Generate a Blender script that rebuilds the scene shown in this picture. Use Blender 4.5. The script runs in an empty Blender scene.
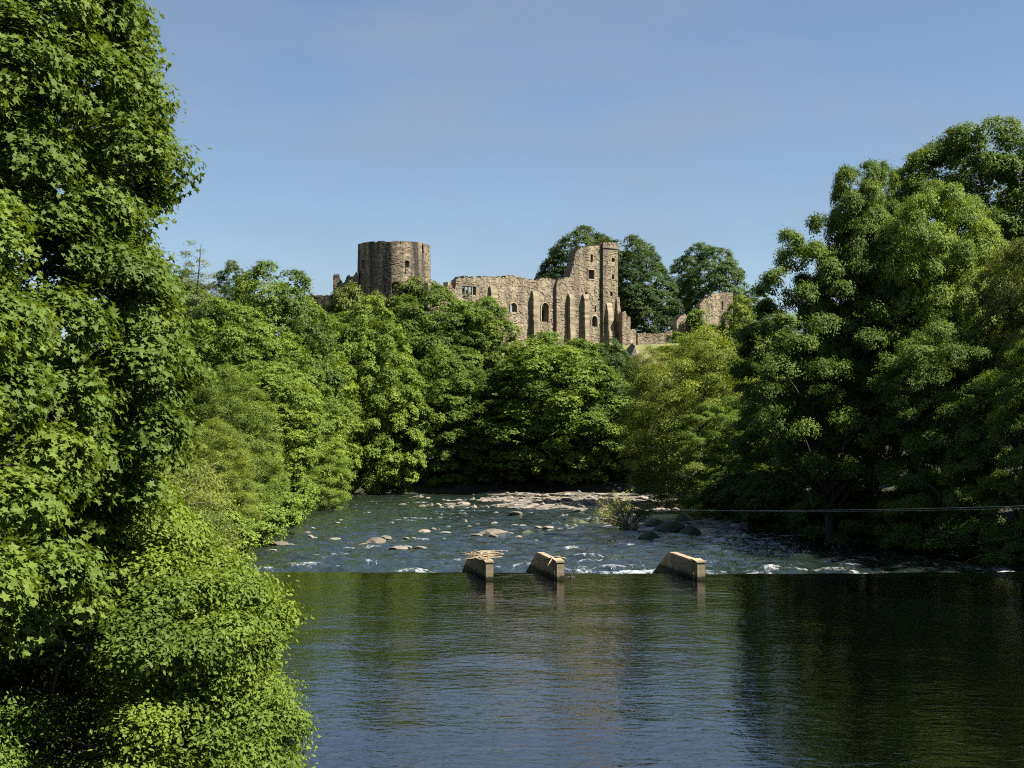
import bpy, bmesh, math, random
import numpy as np
from mathutils import Vector, Matrix

# ------------------------------------------------------------------ camera, sky, sun, exposure
scn = bpy.context.scene
COL = scn.collection
F_PX, Y_HOR, CAM_H = 1407.0, 430.0, 8.0          # focal length in px, horizon row, eye height above the pool
cam_d = bpy.data.cameras.new('camera'); cam = bpy.data.objects.new('camera', cam_d); COL.objects.link(cam)
cam.location = (0, 0, CAM_H); cam.rotation_euler = (math.radians(90), 0, 0)
cam_d.sensor_width = 36; cam_d.lens = 36 * F_PX / 1024
cam_d.shift_y = (Y_HOR - 384) / 1024
cam_d.clip_start = 0.1; cam_d.clip_end = 12000
scn.camera = cam

SUN_AZ, SUN_EL = math.radians(-14), math.radians(50)   # azimuth from +X towards +Y
sdir = Vector((math.cos(SUN_EL) * math.cos(SUN_AZ), math.cos(SUN_EL) * math.sin(SUN_AZ), math.sin(SUN_EL)))
sun_d = bpy.data.lights.new('sun', 'SUN'); sun = bpy.data.objects.new('sun', sun_d); COL.objects.link(sun)
sun_d.energy = 5.0; sun_d.angle = math.radians(0.5); sun_d.color = (1.0, 0.93, 0.80)
sun.location = (60, 20, 80); sun.rotation_euler = sdir.to_track_quat('Z', 'Y').to_euler()

world = bpy.data.worlds.new('World'); scn.world = world; world.use_nodes = True
wn = world.node_tree.nodes; wl = world.node_tree.links; wn.clear()
sky = wn.new('ShaderNodeTexSky'); sky.sky_type = 'NISHITA'; sky.sun_disc = False
sky.sun_elevation = SUN_EL; sky.sun_rotation = math.pi / 2 - SUN_AZ
sky.altitude = 150; sky.air_density = .95; sky.dust_density = 0.25; sky.ozone_density = 2.6
bg = wn.new('ShaderNodeBackground'); bg.inputs['Strength'].default_value = 0.038
wo = wn.new('ShaderNodeOutputWorld')
# faint high cirrus wisps mixed into the sky
tc = wn.new('ShaderNodeTexCoord'); mp = wn.new('ShaderNodeMapping'); mp.inputs['Scale'].default_value = (5, 5, 16)
cn = wn.new('ShaderNodeTexNoise'); cn.inputs['Scale'].default_value = 1.0; cn.inputs['Detail'].default_value = 4; cn.inputs['Roughness'].default_value = .5
cr = wn.new('ShaderNodeMapRange'); cr.inputs[1].default_value = .45; cr.inputs[2].default_value = .75; cr.inputs[3].default_value = .1; cr.inputs[4].default_value = .55
mx = wn.new('ShaderNodeMix'); mx.data_type = 'RGBA'; mx.inputs['B'].default_value = (2.7, 3.25, 4.1, 1)
wl.new(tc.outputs['Generated'], mp.inputs['Vector']); wl.new(mp.outputs[0], cn.inputs['Vector']); wl.new(cn.outputs['Fac'], cr.inputs[0])
wl.new(cr.outputs[0], mx.inputs['Factor']); wl.new(sky.outputs[0], mx.inputs['A'])
wl.new(mx.outputs['Result'], bg.inputs['Color']); wl.new(bg.outputs[0], wo.inputs[0])

scn.view_settings.view_transform = 'Standard'; scn.view_settings.look = 'None'
scn.view_settings.gamma = 1; scn.view_settings.use_curve_mapping = False
scn.view_settings.exposure = 1.75
scn.cycles.max_bounces = 6; scn.cycles.transparent_max_bounces = 4
scn.cycles.diffuse_bounces = 3; scn.cycles.glossy_bounces = 3; scn.cycles.transmission_bounces = 3; scn.cycles.volume_bounces = 0
scn.cycles.caustics_reflective = False; scn.cycles.caustics_refractive = False
scn.cycles.use_denoising = False
scn.cycles.filter_width = 1.1
scn.cycles.sample_clamp_indirect = 4

# ------------------------------------------------------------------ helpers
def at(px, py, Y):
    return Vector(((px - 512) / F_PX * Y, Y, CAM_H + (Y_HOR - py) / F_PX * Y))

def sstep(x, a=0., b=1.):
    t = np.clip((np.asarray(x, float) - a) / (b - a), 0, 1); return t * t * (3 - 2 * t)

def wnoise(p, scale, seed, n=10):
    """smooth pseudo noise in about -1..1: a sum of random sine waves"""
    r = np.random.default_rng(seed); p = np.asarray(p, float); d = p.shape[-1]; out = np.zeros(p.shape[:-1])
    for _ in range(n):
        k = r.normal(size=d); k *= r.uniform(.6, 1.8) / scale / np.linalg.norm(k) * 2.2
        out += np.sin(p @ k + r.uniform(0, 6.28))
    return out / math.sqrt(n) * .9

def link(name, me, mat=None, parent=None):
    o = bpy.data.objects.new(name, me); COL.objects.link(o)
    if mat is not None and me is not None and len(me.materials) == 0: me.materials.append(mat)
    if parent is not None: o.parent = parent
    return o

def poly_mesh(name, verts, loops, sizes, attrs=None, smooth=False):
    verts = np.ascontiguousarray(verts, np.float32); loops = np.ascontiguousarray(loops, np.int32).ravel(); sizes = np.asarray(sizes, np.int32)
    me = bpy.data.meshes.new(name)
    me.vertices.add(len(verts)); me.vertices.foreach_set('co', verts.ravel())
    me.loops.add(len(loops)); me.loops.foreach_set('vertex_index', loops)
    me.polygons.add(len(sizes))
    st = np.zeros(len(sizes), np.int32); st[1:] = np.cumsum(sizes)[:-1]
    me.polygons.foreach_set('loop_start', st)
    me.polygons.foreach_set('use_smooth', np.full(len(sizes), smooth, bool))
    for nm, dom, val in (attrs or []):
        a = me.attributes.new(nm, 'FLOAT', dom); a.data.foreach_set('value', np.ascontiguousarray(val, np.float32))
    me.update(calc_edges=True); me.validate()
    return me

def quad_mesh(name, verts, quads, attrs=None, smooth=False):
    quads = np.asarray(quads); return poly_mesh(name, verts, quads, np.full(len(quads), quads.shape[1]), attrs, smooth)

def grid_mesh(name, xs, ys, zf, attrs=None, smooth=True):
    gx, gy = np.meshgrid(xs, ys); z = zf(gx, gy)
    v = np.stack([gx, gy, z], -1).reshape(-1, 3); nx, ny = len(xs), len(ys)
    i = np.arange(nx * ny).reshape(ny, nx)
    q = np.stack([i[:-1, :-1], i[:-1, 1:], i[1:, 1:], i[1:, :-1]], -1).reshape(-1, 4)
    return quad_mesh(name, v, q, [(n, 'POINT', np.asarray(f(gx, gy, z)).ravel()) for n, f in (attrs or [])], smooth)

def tubes_mesh(name, lines, sides=7):
    """lines: list of (points Nx3, radii N); every line a closed tapered tube"""
    V, Q, S = [], [], []; base = 0
    for pts, rad in lines:
        pts = np.asarray(pts, float); rad = np.asarray(rad, float); n = len(pts)
        tan = np.gradient(pts, axis=0); tan /= np.linalg.norm(tan, axis=1)[:, None] + 1e-9
        ref = np.where(np.abs(tan[:, 2:3]) > .9, np.array([[1., 0, 0]]), np.array([[0, 0, 1.]]))
        a = np.cross(tan, ref); a /= np.linalg.norm(a, axis=1)[:, None] + 1e-9; b = np.cross(tan, a)
        ang = np.arange(sides) / sides * 2 * math.pi
        ring = pts[:, None] + rad[:, None, None] * (np.cos(ang)[None, :, None] * a[:, None] + np.sin(ang)[None, :, None] * b[:, None])
        V.append(ring.reshape(-1, 3)); i = base + np.arange(n * sides).reshape(n, sides)
        q = np.stack([i[:-1], np.roll(i[:-1], -1, 1), np.roll(i[1:], -1, 1), i[1:]], -1).reshape(-1, 4)
        Q.append(q.ravel()); S += [4] * len(q)
        Q.append(i[0][::-1]); S.append(sides); Q.append(i[-1]); S.append(sides)
        base += n * sides
    return poly_mesh(name, np.concatenate(V), np.concatenate(Q), S, smooth=True)

def boxes_mesh(name, boxes):
    """boxes: list of 8x3 corner arrays (bottom ring then top ring)"""
    V, Q = [], []
    f = np.array([[0, 3, 2, 1], [4, 5, 6, 7], [0, 1, 5, 4], [1, 2, 6, 5], [2, 3, 7, 6], [3, 0, 4, 7]])
    for k, b in enumerate(boxes): V.append(np.asarray(b, float)); Q.append(f + 8 * k)
    return quad_mesh(name, np.concatenate(V), np.concatenate(Q))

def thing(name, label, cat, loc=(0, 0, 0), group=None):
    o = bpy.data.objects.new(name, None); COL.objects.link(o); o.location = loc; o.empty_display_size = .3
    return tag(o, label, cat, group)

def tag(o, label, cat, group=None):
    o['label'] = label; o['category'] = cat
    if group: o['group'] = group
    return o

def struct(o): o['kind'] = 'structure'; return o

# ------------------------------------------------------------------ materials
def new_mat(name):
    m = bpy.data.materials.new(name); m.use_nodes = True; nt = m.node_tree; nt.nodes.clear()
    return m, nt.nodes, nt.links, nt.nodes.new('ShaderNodeOutputMaterial')

def nd(N, kind, **kw):
    n = N.new('ShaderNode' + kind)
    for k, v in kw.items():
        if hasattr(n, k): setattr(n, k, v)
        else: n.inputs[k].default_value = v
    return n

def ramp(N, stops):
    r = N.new('ShaderNodeValToRGB'); e = r.color_ramp.elements
    while len(e) < len(stops): e.new(.5)
    for q, (p, c) in zip(e, stops): q.position = p; q.color = c if len(c) == 4 else (*c, 1)
    return r

def mixc(N, L, fac, a, b, blend='MIX'):
    m = N.new('ShaderNodeMix'); m.data_type = 'RGBA'; m.blend_type = blend
    for key, v in (('Factor', fac), ('A', a), ('B', b)):
        if hasattr(v, 'links') or isinstance(v, bpy.types.NodeSocket): L.new(v, m.inputs[key])
        elif key == 'Factor': m.inputs[key].default_value = v
        else: m.inputs[key].default_value = (*v, 1) if len(v) == 3 else v
    return m.outputs['Result']

def leaf_material(name, transl=.33, rough=.6, spec=.16):
    m, N, L, out = new_mat(name)
    oi = nd(N, 'ObjectInfo'); at_ = nd(N, 'Attribute', attribute_name='tint')
    r = ramp(N, [(0, (.55, .6, .6)), (.5, (1, 1, 1)), (1, (1.45, 1.3, 1.1))]); L.new(at_.outputs['Fac'], r.inputs[0])
    c = mixc(N, L, 1.0, oi.outputs['Color'], r.outputs[0], 'MULTIPLY')
    p = nd(N, 'BsdfPrincipled', Roughness=rough); p.inputs['Specular IOR Level'].default_value = spec; L.new(c, p.inputs['Base Color'])
    tcol = mixc(N, L, 1.0, c, (1.25, 1.2, .55), 'MULTIPLY')
    t = nd(N, 'BsdfTranslucent'); L.new(tcol, t.inputs['Color'])
    ms = nd(N, 'MixShader'); ms.inputs[0].default_value = transl
    L.new(p.outputs[0], ms.inputs[1]); L.new(t.outputs[0], ms.inputs[2]); L.new(ms.outputs[0], out.inputs[0])
    return m

def bark_material(name, a, b):
    m, N, L, out = new_mat(name)
    tcn = nd(N, 'TexCoord'); mpn = nd(N, 'Mapping'); mpn.inputs['Scale'].default_value = (6, 6, 1.2); L.new(tcn.outputs['Object'], mpn.inputs[0])
    n = nd(N, 'TexNoise', Scale=1.5, Detail=6.0); L.new(mpn.outputs[0], n.inputs['Vector'])
    r = ramp(N, [(.3, a), (.7, b)]); L.new(n.outputs['Fac'], r.inputs[0])
    p = nd(N, 'BsdfPrincipled', Roughness=.9); L.new(r.outputs[0], p.inputs['Base Color'])
    bp = nd(N, 'Bump', Strength=.6, Distance=.05); L.new(n.outputs['Fac'], bp.inputs['Height']); L.new(bp.outputs[0], p.inputs['Normal'])
    L.new(p.outputs[0], out.inputs[0]); return m

def stone_material(name, light, dark, stain=.6, scale=1.0):
    """rubble / ashlar: per-block tint, blotches, dark streaks that run down the wall"""
    m, N, L, out = new_mat(name)
    tcn = nd(N, 'TexCoord'); at_ = nd(N, 'Attribute', attribute_name='tint')
    r = ramp(N, [(0, dark), (.45, tuple(.5 * (x + y) for x, y in zip(light, dark))), (1, light)]); L.new(at_.outputs['Fac'], r.inputs[0])
    n1 = nd(N, 'TexNoise', Scale=.45 * scale, Detail=6.0, Roughness=.65); L.new(tcn.outputs['Object'], n1.inputs['Vector'])
    r1 = ramp(N, [(.35, (.72, .71, .69)), (.65, (1.12, 1.09, 1.03))]); L.new(n1.outputs['Fac'], r1.inputs[0])
    c = mixc(N, L, 1.0, r.outputs[0], r1.outputs[0], 'MULTIPLY')
    mpn = nd(N, 'Mapping'); mpn.inputs['Scale'].default_value = (.75, .75, .045); L.new(tcn.outputs['Object'], mpn.inputs[0])
    n2 = nd(N, 'TexNoise', Scale=1.0, Detail=5.0, Roughness=.6); L.new(mpn.outputs[0], n2.inputs['Vector'])
    r2 = ramp(N, [(.42, (0, 0, 0)), (.62, (1, 1, 1))]); L.new(n2.outputs['Fac'], r2.inputs[0])
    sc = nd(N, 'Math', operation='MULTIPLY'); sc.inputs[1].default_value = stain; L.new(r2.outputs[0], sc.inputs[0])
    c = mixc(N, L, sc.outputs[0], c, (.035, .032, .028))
    n3 = nd(N, 'TexNoise', Scale=9 * scale, Detail=4.0); L.new(tcn.outputs['Object'], n3.inputs['Vector'])
    p = nd(N, 'BsdfPrincipled', Roughness=.92); p.inputs['Specular IOR Level'].default_value = .2; L.new(c, p.inputs['Base Color'])
    bp = nd(N, 'Bump', Strength=.5, Distance=.06 if scale == 1 else .015); L.new(n3.outputs['Fac'], bp.inputs['Height']); L.new(bp.outputs[0], p.inputs['Normal'])
    L.new(p.outputs[0], out.inputs[0]); return m

def pier_material():
    m = stone_material('pier_stone', (.40, .335, .225), (.17, .14, .095), .5, 2.0); nt = m.node_tree; N, L = nt.nodes, nt.links
    p = next(n for n in N if n.type == 'BSDF_PRINCIPLED'); src = p.inputs['Base Color'].links[0].from_socket
    ge = nd(N, 'NewGeometry'); sx = nd(N, 'SeparateXYZ'); L.new(ge.outputs['Position'], sx.inputs[0])
    n = nd(N, 'TexNoise', Scale=3.0, Detail=4.0); L.new(ge.outputs['Position'], n.inputs['Vector'])
    a = nd(N, 'Math', operation='MULTIPLY_ADD'); L.new(n.outputs['Fac'], a.inputs[0]); a.inputs[1].default_value = -.3; L.new(sx.outputs['Z'], a.inputs[2])
    r = ramp(N, [(0, (1, 1, 1)), (.04, (.7, .7, .7)), (.13, (0, 0, 0))]); L.new(a.outputs[0], r.inputs[0])
    c = mixc(N, L, r.outputs[0], src, (.022, .026, .012)); L.new(c, p.inputs['Base Color'])
    br = nd(N, 'TexBrick', Scale=1.0); br.inputs['Mortar Size'].default_value = .012; br.inputs['Brick Width'].default_value = .9; br.inputs['Row Height'].default_value = .33
    br.inputs['Color1'].default_value = (1, 1, 1, 1); br.inputs['Color2'].default_value = (.75, .72, .68, 1); br.inputs['Mortar'].default_value = (.35, .32, .28, 1)
    cm = nd(N, 'CombineXYZ'); L.new(sx.outputs['Y'], cm.inputs[0]); L.new(sx.outputs['Z'], cm.inputs[1]); L.new(cm.outputs[0], br.inputs['Vector'])
    L.new(mixc(N, L, .8, c, br.outputs['Color'], 'MULTIPLY'), p.inputs['Base Color'])
    return m

def rock_material(name, a, b, moss=0.):
    m, N, L, out = new_mat(name)
    tcn = nd(N, 'TexCoord'); oi = nd(N, 'ObjectInfo')
    n = nd(N, 'TexNoise', Scale=3.0, Detail=8.0, Roughness=.7); L.new(tcn.outputs['Object'], n.inputs['Vector'])
    r = ramp(N, [(.3, a), (.7, b)]); L.new(n.outputs['Fac'], r.inputs[0])
    rv = nd(N, 'MapRange'); rv.inputs[3].default_value = .55; rv.inputs[4].default_value = 1.25; L.new(oi.outputs['Random'], rv.inputs[0])
    c = mixc(N, L, 1.0, r.outputs[0], rv.outputs[0], 'MULTIPLY')
    if moss:
        n2 = nd(N, 'TexNoise', Scale=1.3, Detail=5.0); L.new(tcn.outputs['Object'], n2.inputs['Vector'])
        r2 = ramp(N, [(.4, (0, 0, 0)), (.55, (moss,) * 3)]); L.new(n2.outputs['Fac'], r2.inputs[0])
        c = mixc(N, L, r2.outputs[0], c, (.035, .06, .015))
    p = nd(N, 'BsdfPrincipled', Roughness=.8); L.new(c, p.inputs['Base Color'])
    bp = nd(N, 'Bump', Strength=.6, Distance=.05); L.new(n.outputs['Fac'], bp.inputs['Height']); L.new(bp.outputs[0], p.inputs['Normal'])
    L.new(p.outputs[0], out.inputs[0]); return m

M_LEAF = leaf_material('leaves')
M_BARK = bark_material('bark', (.018, .015, .011), (.05, .042, .032))
M_TWIG = bark_material('pale_twigs', (.16, .12, .08), (.34, .28, .2))
M_STONE = stone_material('castle_stone', (.335, .285, .21), (.145, .12, .088), .5)
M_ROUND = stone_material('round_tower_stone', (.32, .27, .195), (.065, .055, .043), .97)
M_DRESS = stone_material('dressed_stone', (.36, .315, .24), (.18, .15, .11), .5)
M_PIER = pier_material()
M_ROCK = rock_material('river_rock', (.07, .062, .05), (.21, .182, .142))
M_MOSS = rock_material('mossy_rock', (.025, .025, .02), (.08, .075, .06), .9)
M_DRIFT = bark_material('driftwood', (.12, .09, .055), (.34, .27, .18))
M_DARKWOOD = bark_material('dark_driftwood', (.02, .016, .012), (.06, .05, .04))

def ground_material():
    m, N, L, out = new_mat('ground')
    tcn = nd(N, 'TexCoord'); g = nd(N, 'Attribute', attribute_name='gravel'); gr = nd(N, 'Attribute', attribute_name='grass')
    n = nd(N, 'TexNoise', Scale=.35, Detail=8.0, Roughness=.7); L.new(tcn.outputs['Object'], n.inputs['Vector'])
    r = ramp(N, [(.3, (.010, .010, .006)), (.7, (.028, .034, .011))]); L.new(n.outputs['Fac'], r.inputs[0])
    rg = ramp(N, [(.3, (.06, .085, .02)), (.7, (.15, .14, .045))]); L.new(n.outputs['Fac'], rg.inputs[0])
    c = mixc(N, L, gr.outputs['Fac'], r.outputs[0], rg.outputs[0])
    v = nd(N, 'TexVoronoi', Scale=1.25); L.new(tcn.outputs['Object'], v.inputs['Vector'])
    rv = ramp(N, [(0, (.025, .022, .018)), (.45, (.085, .076, .06)), (1, (.24, .215, .172))]); L.new(v.outputs['Color'], rv.inputs[0])
    c = mixc(N, L, g.outputs['Fac'], c, rv.outputs[0])
    p = nd(N, 'BsdfPrincipled', Roughness=.95); L.new(c, p.inputs['Base Color'])
    bp = nd(N, 'Bump', Strength=.7, Distance=.15); L.new(v.outputs['Distance'], bp.inputs['Height']); L.new(bp.outputs[0], p.inputs['Normal'])
    L.new(p.outputs[0], out.inputs[0]); return m
M_GROUND = ground_material()

def water_material(name, base, ripples, rough, foam):
    """ripples: list of (scale xyz, strength, distance)"""
    m, N, L, out = new_mat(name)
    tcn = nd(N, 'TexCoord'); nrm = None
    for sc, st, di, det in ripples:
        mpn = nd(N, 'Mapping'); mpn.inputs['Scale'].default_value = sc; L.new(tcn.outputs['Object'], mpn.inputs[0])
        n = nd(N, 'TexNoise', Scale=1.0, Detail=det, Roughness=.55); n.inputs['Distortion'].default_value = .4; L.new(mpn.outputs[0], n.inputs['Vector'])
        bp = nd(N, 'Bump', Strength=st, Distance=di); L.new(n.outputs['Fac'], bp.inputs['Height'])
        if nrm is not None: L.new(nrm, bp.inputs['Normal'])
        nrm = bp.outputs[0]
    p = nd(N, 'BsdfPrincipled', Roughness=rough, IOR=2.5); p.inputs['Base Color'].default_value = (*base, 1); L.new(nrm, p.inputs['Normal'])
    if foam:
        a = nd(N, 'Attribute', attribute_name='foam')
        mpn = nd(N, 'Mapping'); mpn.inputs['Scale'].default_value = (1.8, .9, 1); L.new(tcn.outputs['Object'], mpn.inputs[0])
        n = nd(N, 'TexNoise', Scale=1.0, Detail=7.0, Roughness=.7); n.inputs['Distortion'].default_value = .6; L.new(mpn.outputs[0], n.inputs['Vector'])
        ad = nd(N, 'Math', operation='ADD'); L.new(n.outputs['Fac'], ad.inputs[0]); L.new(a.outputs['Fac'], ad.inputs[1])
        r = ramp(N, [(.70, (0, 0, 0)), (1.0, (.8, .8, .8))]); L.new(ad.outputs[0], r.inputs[0])
        fo = nd(N, 'BsdfPrincipled', Roughness=.7); fo.inputs['Base Color'].default_value = (.6, .64, .68, 1); L.new(nrm, fo.inputs['Normal'])
        ms = nd(N, 'MixShader'); L.new(r.outputs[0], ms.inputs[0]); L.new(p.outputs[0], ms.inputs[1]); L.new(fo.outputs[0], ms.inputs[2]); L.new(ms.outputs[0], out.inputs[0])
    else: L.new(p.outputs[0], out.inputs[0])
    return m
M_POOL = water_material('pool_water', (.0006, .0011, .0009), [((.35, .5, 1), .3, .10, 2.0), ((1.7, 2.6, 1), .42, .05, 3.0)], .04, True)
M_RIVER = water_material('river_water', (.01, .016, .012), [((.8, .65, 1), 1., .5, 4.0), ((2.4, 2.0, 1), .8, .14, 3.0)], .06, True)

# ------------------------------------------------------------------ terrain and water
RIVER = np.array([(-6, -60), (-7, 10), (-8.2, 25), (-11.5, 45), (-15.5, 62), (-18, 80), (-19.5, 110), (-23, 150), (-27, 185), (-23, 201), (-5, 205), (25, 206),
                  (60, 200), (110, 185), (260, 150), (260, 110), (110, 138), (60, 156), (38, 162), (25, 158), (21.5, 140), (22.5, 122), (27, 110), (33, 100), (36, 88), (36, 60), (33, 20), (30, -60)], float)

def river_dist(x, y):
    """signed distance to the river's edge, positive on land"""
    p = np.stack([np.ravel(x), np.ravel(y)], -1); best = np.full(len(p), 1e9); inside = np.zeros(len(p), bool)
    for a, b in zip(RIVER, np.roll(RIVER, -1, 0)):
        ab = b - a; t = np.clip(((p - a) @ ab) / (ab @ ab), 0, 1); q = a + t[:, None] * ab
        best = np.minimum(best, np.hypot(*(p - q).T))
        cond = (a[1] > p[:, 1]) != (b[1] > p[:, 1])
        with np.errstate(divide='ignore', invalid='ignore'): xi = a[0] + (p[:, 1] - a[1]) / (b[1] - a[1]) * (b[0] - a[0])
        inside ^= cond & (p[:, 0] < xi)
    return np.where(inside, -best, best).reshape(np.shape(x))

def water_level(y): return np.where(y < 80, 0., -.45 - .75 * np.clip((y - 80) / 120, 0, 1))

def bar(x, y):
    """gravel bars in the lower river, 0..1"""
    n = wnoise(np.stack([x, y], -1), 6, 5)
    b1 = 1 - np.hypot((x - 8) / 18, (y - 177) / 25) + .25 * n
    b2 = 1 - np.hypot((x - 16) / 8.5, (y - 131) / 9) + .3 * n
    b3 = 1 - np.hypot((x - 4) / 20, (y - 201) / 4) + .3 * n
    return np.maximum(np.maximum(b1, b2), b3)

def ground_z(x, y):
    x = np.asarray(x, float); y = np.asarray(y, float); d = river_dist(x, y); w = water_level(y)
    wc = sstep(y, 188, 206) * sstep(x, -40, -20)                      # the castle's hill
    wr = sstep(x, 2, 14) * (1 - sstep(y, 178, 190))
    wlft = np.clip(1 - wc - wr, 0, 1)
    n = wnoise(np.stack([x, y], -1), 14, 3) * .5
    land = 1.3 * sstep(d / 2.2) + wc * 22.3 * sstep(d, 5, 36) + wlft * 19 * sstep(d, 1, 34) + wr * 8 * sstep(d, 4, 45) + n * sstep(d, 2, 12)
    bed = -.25 - np.clip(-d, 0, 4) * .25
    bb = bar(x, y); bed = np.maximum(bed, np.minimum(-.26 + .66 * bb, .2) + .14 * wnoise(np.stack([x, y], -1), 2.4, 8))
    return w + np.where(d > 0, land, bed)

def gz(x, y): return float(ground_z(np.array([x]), np.array([y]))[0])

def axis(lo, hi, step, far):
    c = np.arange(lo, hi + step / 2, step); g = []; s = step; v = 0
    while v < far: s *= 1.35; v += s; g.append(v)
    return np.concatenate([lo - np.array(g)[::-1], c, hi + np.array(g)])

g_me = grid_mesh('ground', axis(-80, 110, 1., 900), axis(-70, 290, 1., 900), ground_z,
    [('gravel', lambda x, y, z: np.where(river_dist(x, y) < 0, sstep(bar(x, y), .1, .35), 0)),
     ('grass', lambda x, y, z: sstep(z, 15, 19) * (y > 200))])
struct(link('ground', g_me, M_GROUND))

def pool_z(x, y):
    t = np.clip((y - 78.6 + .5 * np.sin(x * .16) + .25 * wnoise(x[..., None], 1.5, 17)) / 3.0, 0, 1)
    return .012 * wnoise(np.stack([x, y], -1), 3, 21) - .8 * t ** 1.7
pool = grid_mesh('pool_water', np.arange(-26, 42, .8), np.concatenate([np.arange(-60, 20, 4.), np.arange(20, 76, .8), np.arange(76, 81.8, .2)]), pool_z,
    [('foam', lambda x, y, z: np.where(z < -.06, np.clip((-z - .06) * 2, 0, .5), -.3))])
struct(link('pool_water', pool, M_POOL))

def river_z(x, y):
    p = np.stack([x, y * 1.6], -1); e = np.exp(-np.clip(y - 82, 0, 99) / 30)
    return water_level(np.maximum(y, 80.01)) + (.07 + .11 * e) * wnoise(p, 2.0, 31, 14) + (.04 + .05 * e) * wnoise(p, .9, 32, 14)
def river_foam(x, y, z):
    p = np.stack([x, y * 2.5], -1); n = wnoise(p, 5, 41); cr = (z - water_level(np.maximum(y, 80.01)))
    e = np.exp(-np.clip(y - 84, 0, 99) / 9)
    g = .55 + .9 * sstep(x, 3.2, 4.2) * (1 - sstep(x, 8, 9)) + .1 * sstep(x, 10.3, 11) * (1 - sstep(x, 19, 23)) + .12 * np.sin(x * 1.9)
    return -.05 + .2 * e * g + .12 * n + .55 * cr + .06 * np.exp(-((y - 150) / 30) ** 2)
riv = grid_mesh('river_water', np.concatenate([np.arange(-34, 50, .32), np.arange(50, 262, 3.)]), np.concatenate([np.arange(80.4, 130, .3), np.arange(130, 212, .45)]), river_z, [('foam', river_foam)])
struct(link('river_water', riv, M_RIVER))

# ------------------------------------------------------------------ foliage builders
DIAMOND = np.array([(-.5, 0), (-.05, -.3), (.5, 0), (-.05, .3)])
SLIM = np.array([(-.5, 0), (-.05, -.19), (.5, 0), (-.05, .19)])
MAPLE = np.array([(0, -.3), (.34, -.42), (.27, -.1), (.58, .06), (.22, .18), (0, .62), (-.22, .18), (-.58, .06), (-.27, -.1), (-.34, -.42)])

def unit(v): return v / (np.linalg.norm(v, axis=-1, keepdims=True) + 1e-9)

def leaves_mesh(name, pos, nor, size, tint, tmpl, rng, fold=.18):
    n = len(pos); k = len(tmpl); fold = rng.uniform(-.15, .55, n)[:, None, None]
    u = unit(np.cross(nor, rng.normal(size=(n, 3)))); v = np.cross(nor, u)
    sz = (size * rng.uniform(.6, 1.3, n))[:, None, None]; asp = rng.uniform(.75, 1.1, n)[:, None, None]
    t = tmpl[None]; V = pos[:, None] + sz * (t[..., :1] * u[:, None] + t[..., 1:] * asp * v[:, None] + fold * np.abs(t[..., 1:] if k == 4 else t[..., :1]) * nor[:, None])
    return poly_mesh(name, V.reshape(-1, 3), np.arange(n * k), np.full(n, k), [('tint', 'FACE', tint)])

def clump_leaves(rng, centers, outs, rcs, flat, n_tw, n_lf, tw_r, up=.5, rough=.4):
    """clumps -> twigs -> leaves; returns positions, normals, tints"""
    nc = len(centers)
    ns = max(6, n_tw // 5)
    ds = unit(rng.normal(size=(nc, ns, 3)) + .95 * outs[:, None] + np.array([0, 0, .6])) * rng.uniform(1 - .36 * rough, 1 + .1 * rough, (nc, ns, 1))
    pick = rng.integers(0, ns, (nc, n_tw)); base = np.take_along_axis(ds, pick[..., None].repeat(3, -1), 1)
    rb_ = np.linalg.norm(base, axis=-1, keepdims=True); d = unit(base + rng.normal(size=(nc, n_tw, 3)) * (.42 - .2 * rough)) * rb_ * rng.uniform(.9, 1.04, (nc, n_tw, 1))
    d[..., 2] = np.where(d[..., 2] < -.3, -d[..., 2] * .5, d[..., 2])      # bare undersides
    tw = centers[:, None] + d * rcs[:, None, None] * np.array([1, 1, flat]); d = unit(d + (d - base) * 1.2 * rough)
    p = tw[:, :, None] + rng.normal(size=(nc, n_tw, n_lf, 3)) * tw_r * np.array([1, 1, .6])
    nor = unit(d[:, :, None] * .75 + np.array([0, 0, up]) + rng.normal(size=p.shape) * .3)
    tint = .5 + .17 * rng.normal(size=(nc, 1, 1)) + .08 * rng.normal(size=(nc, n_tw, 1)) + .1 * rng.normal(size=(nc, n_tw, n_lf))
    return p.reshape(-1, 3), nor.reshape(-1, 3), np.clip(tint, 0, 1).ravel()

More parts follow.
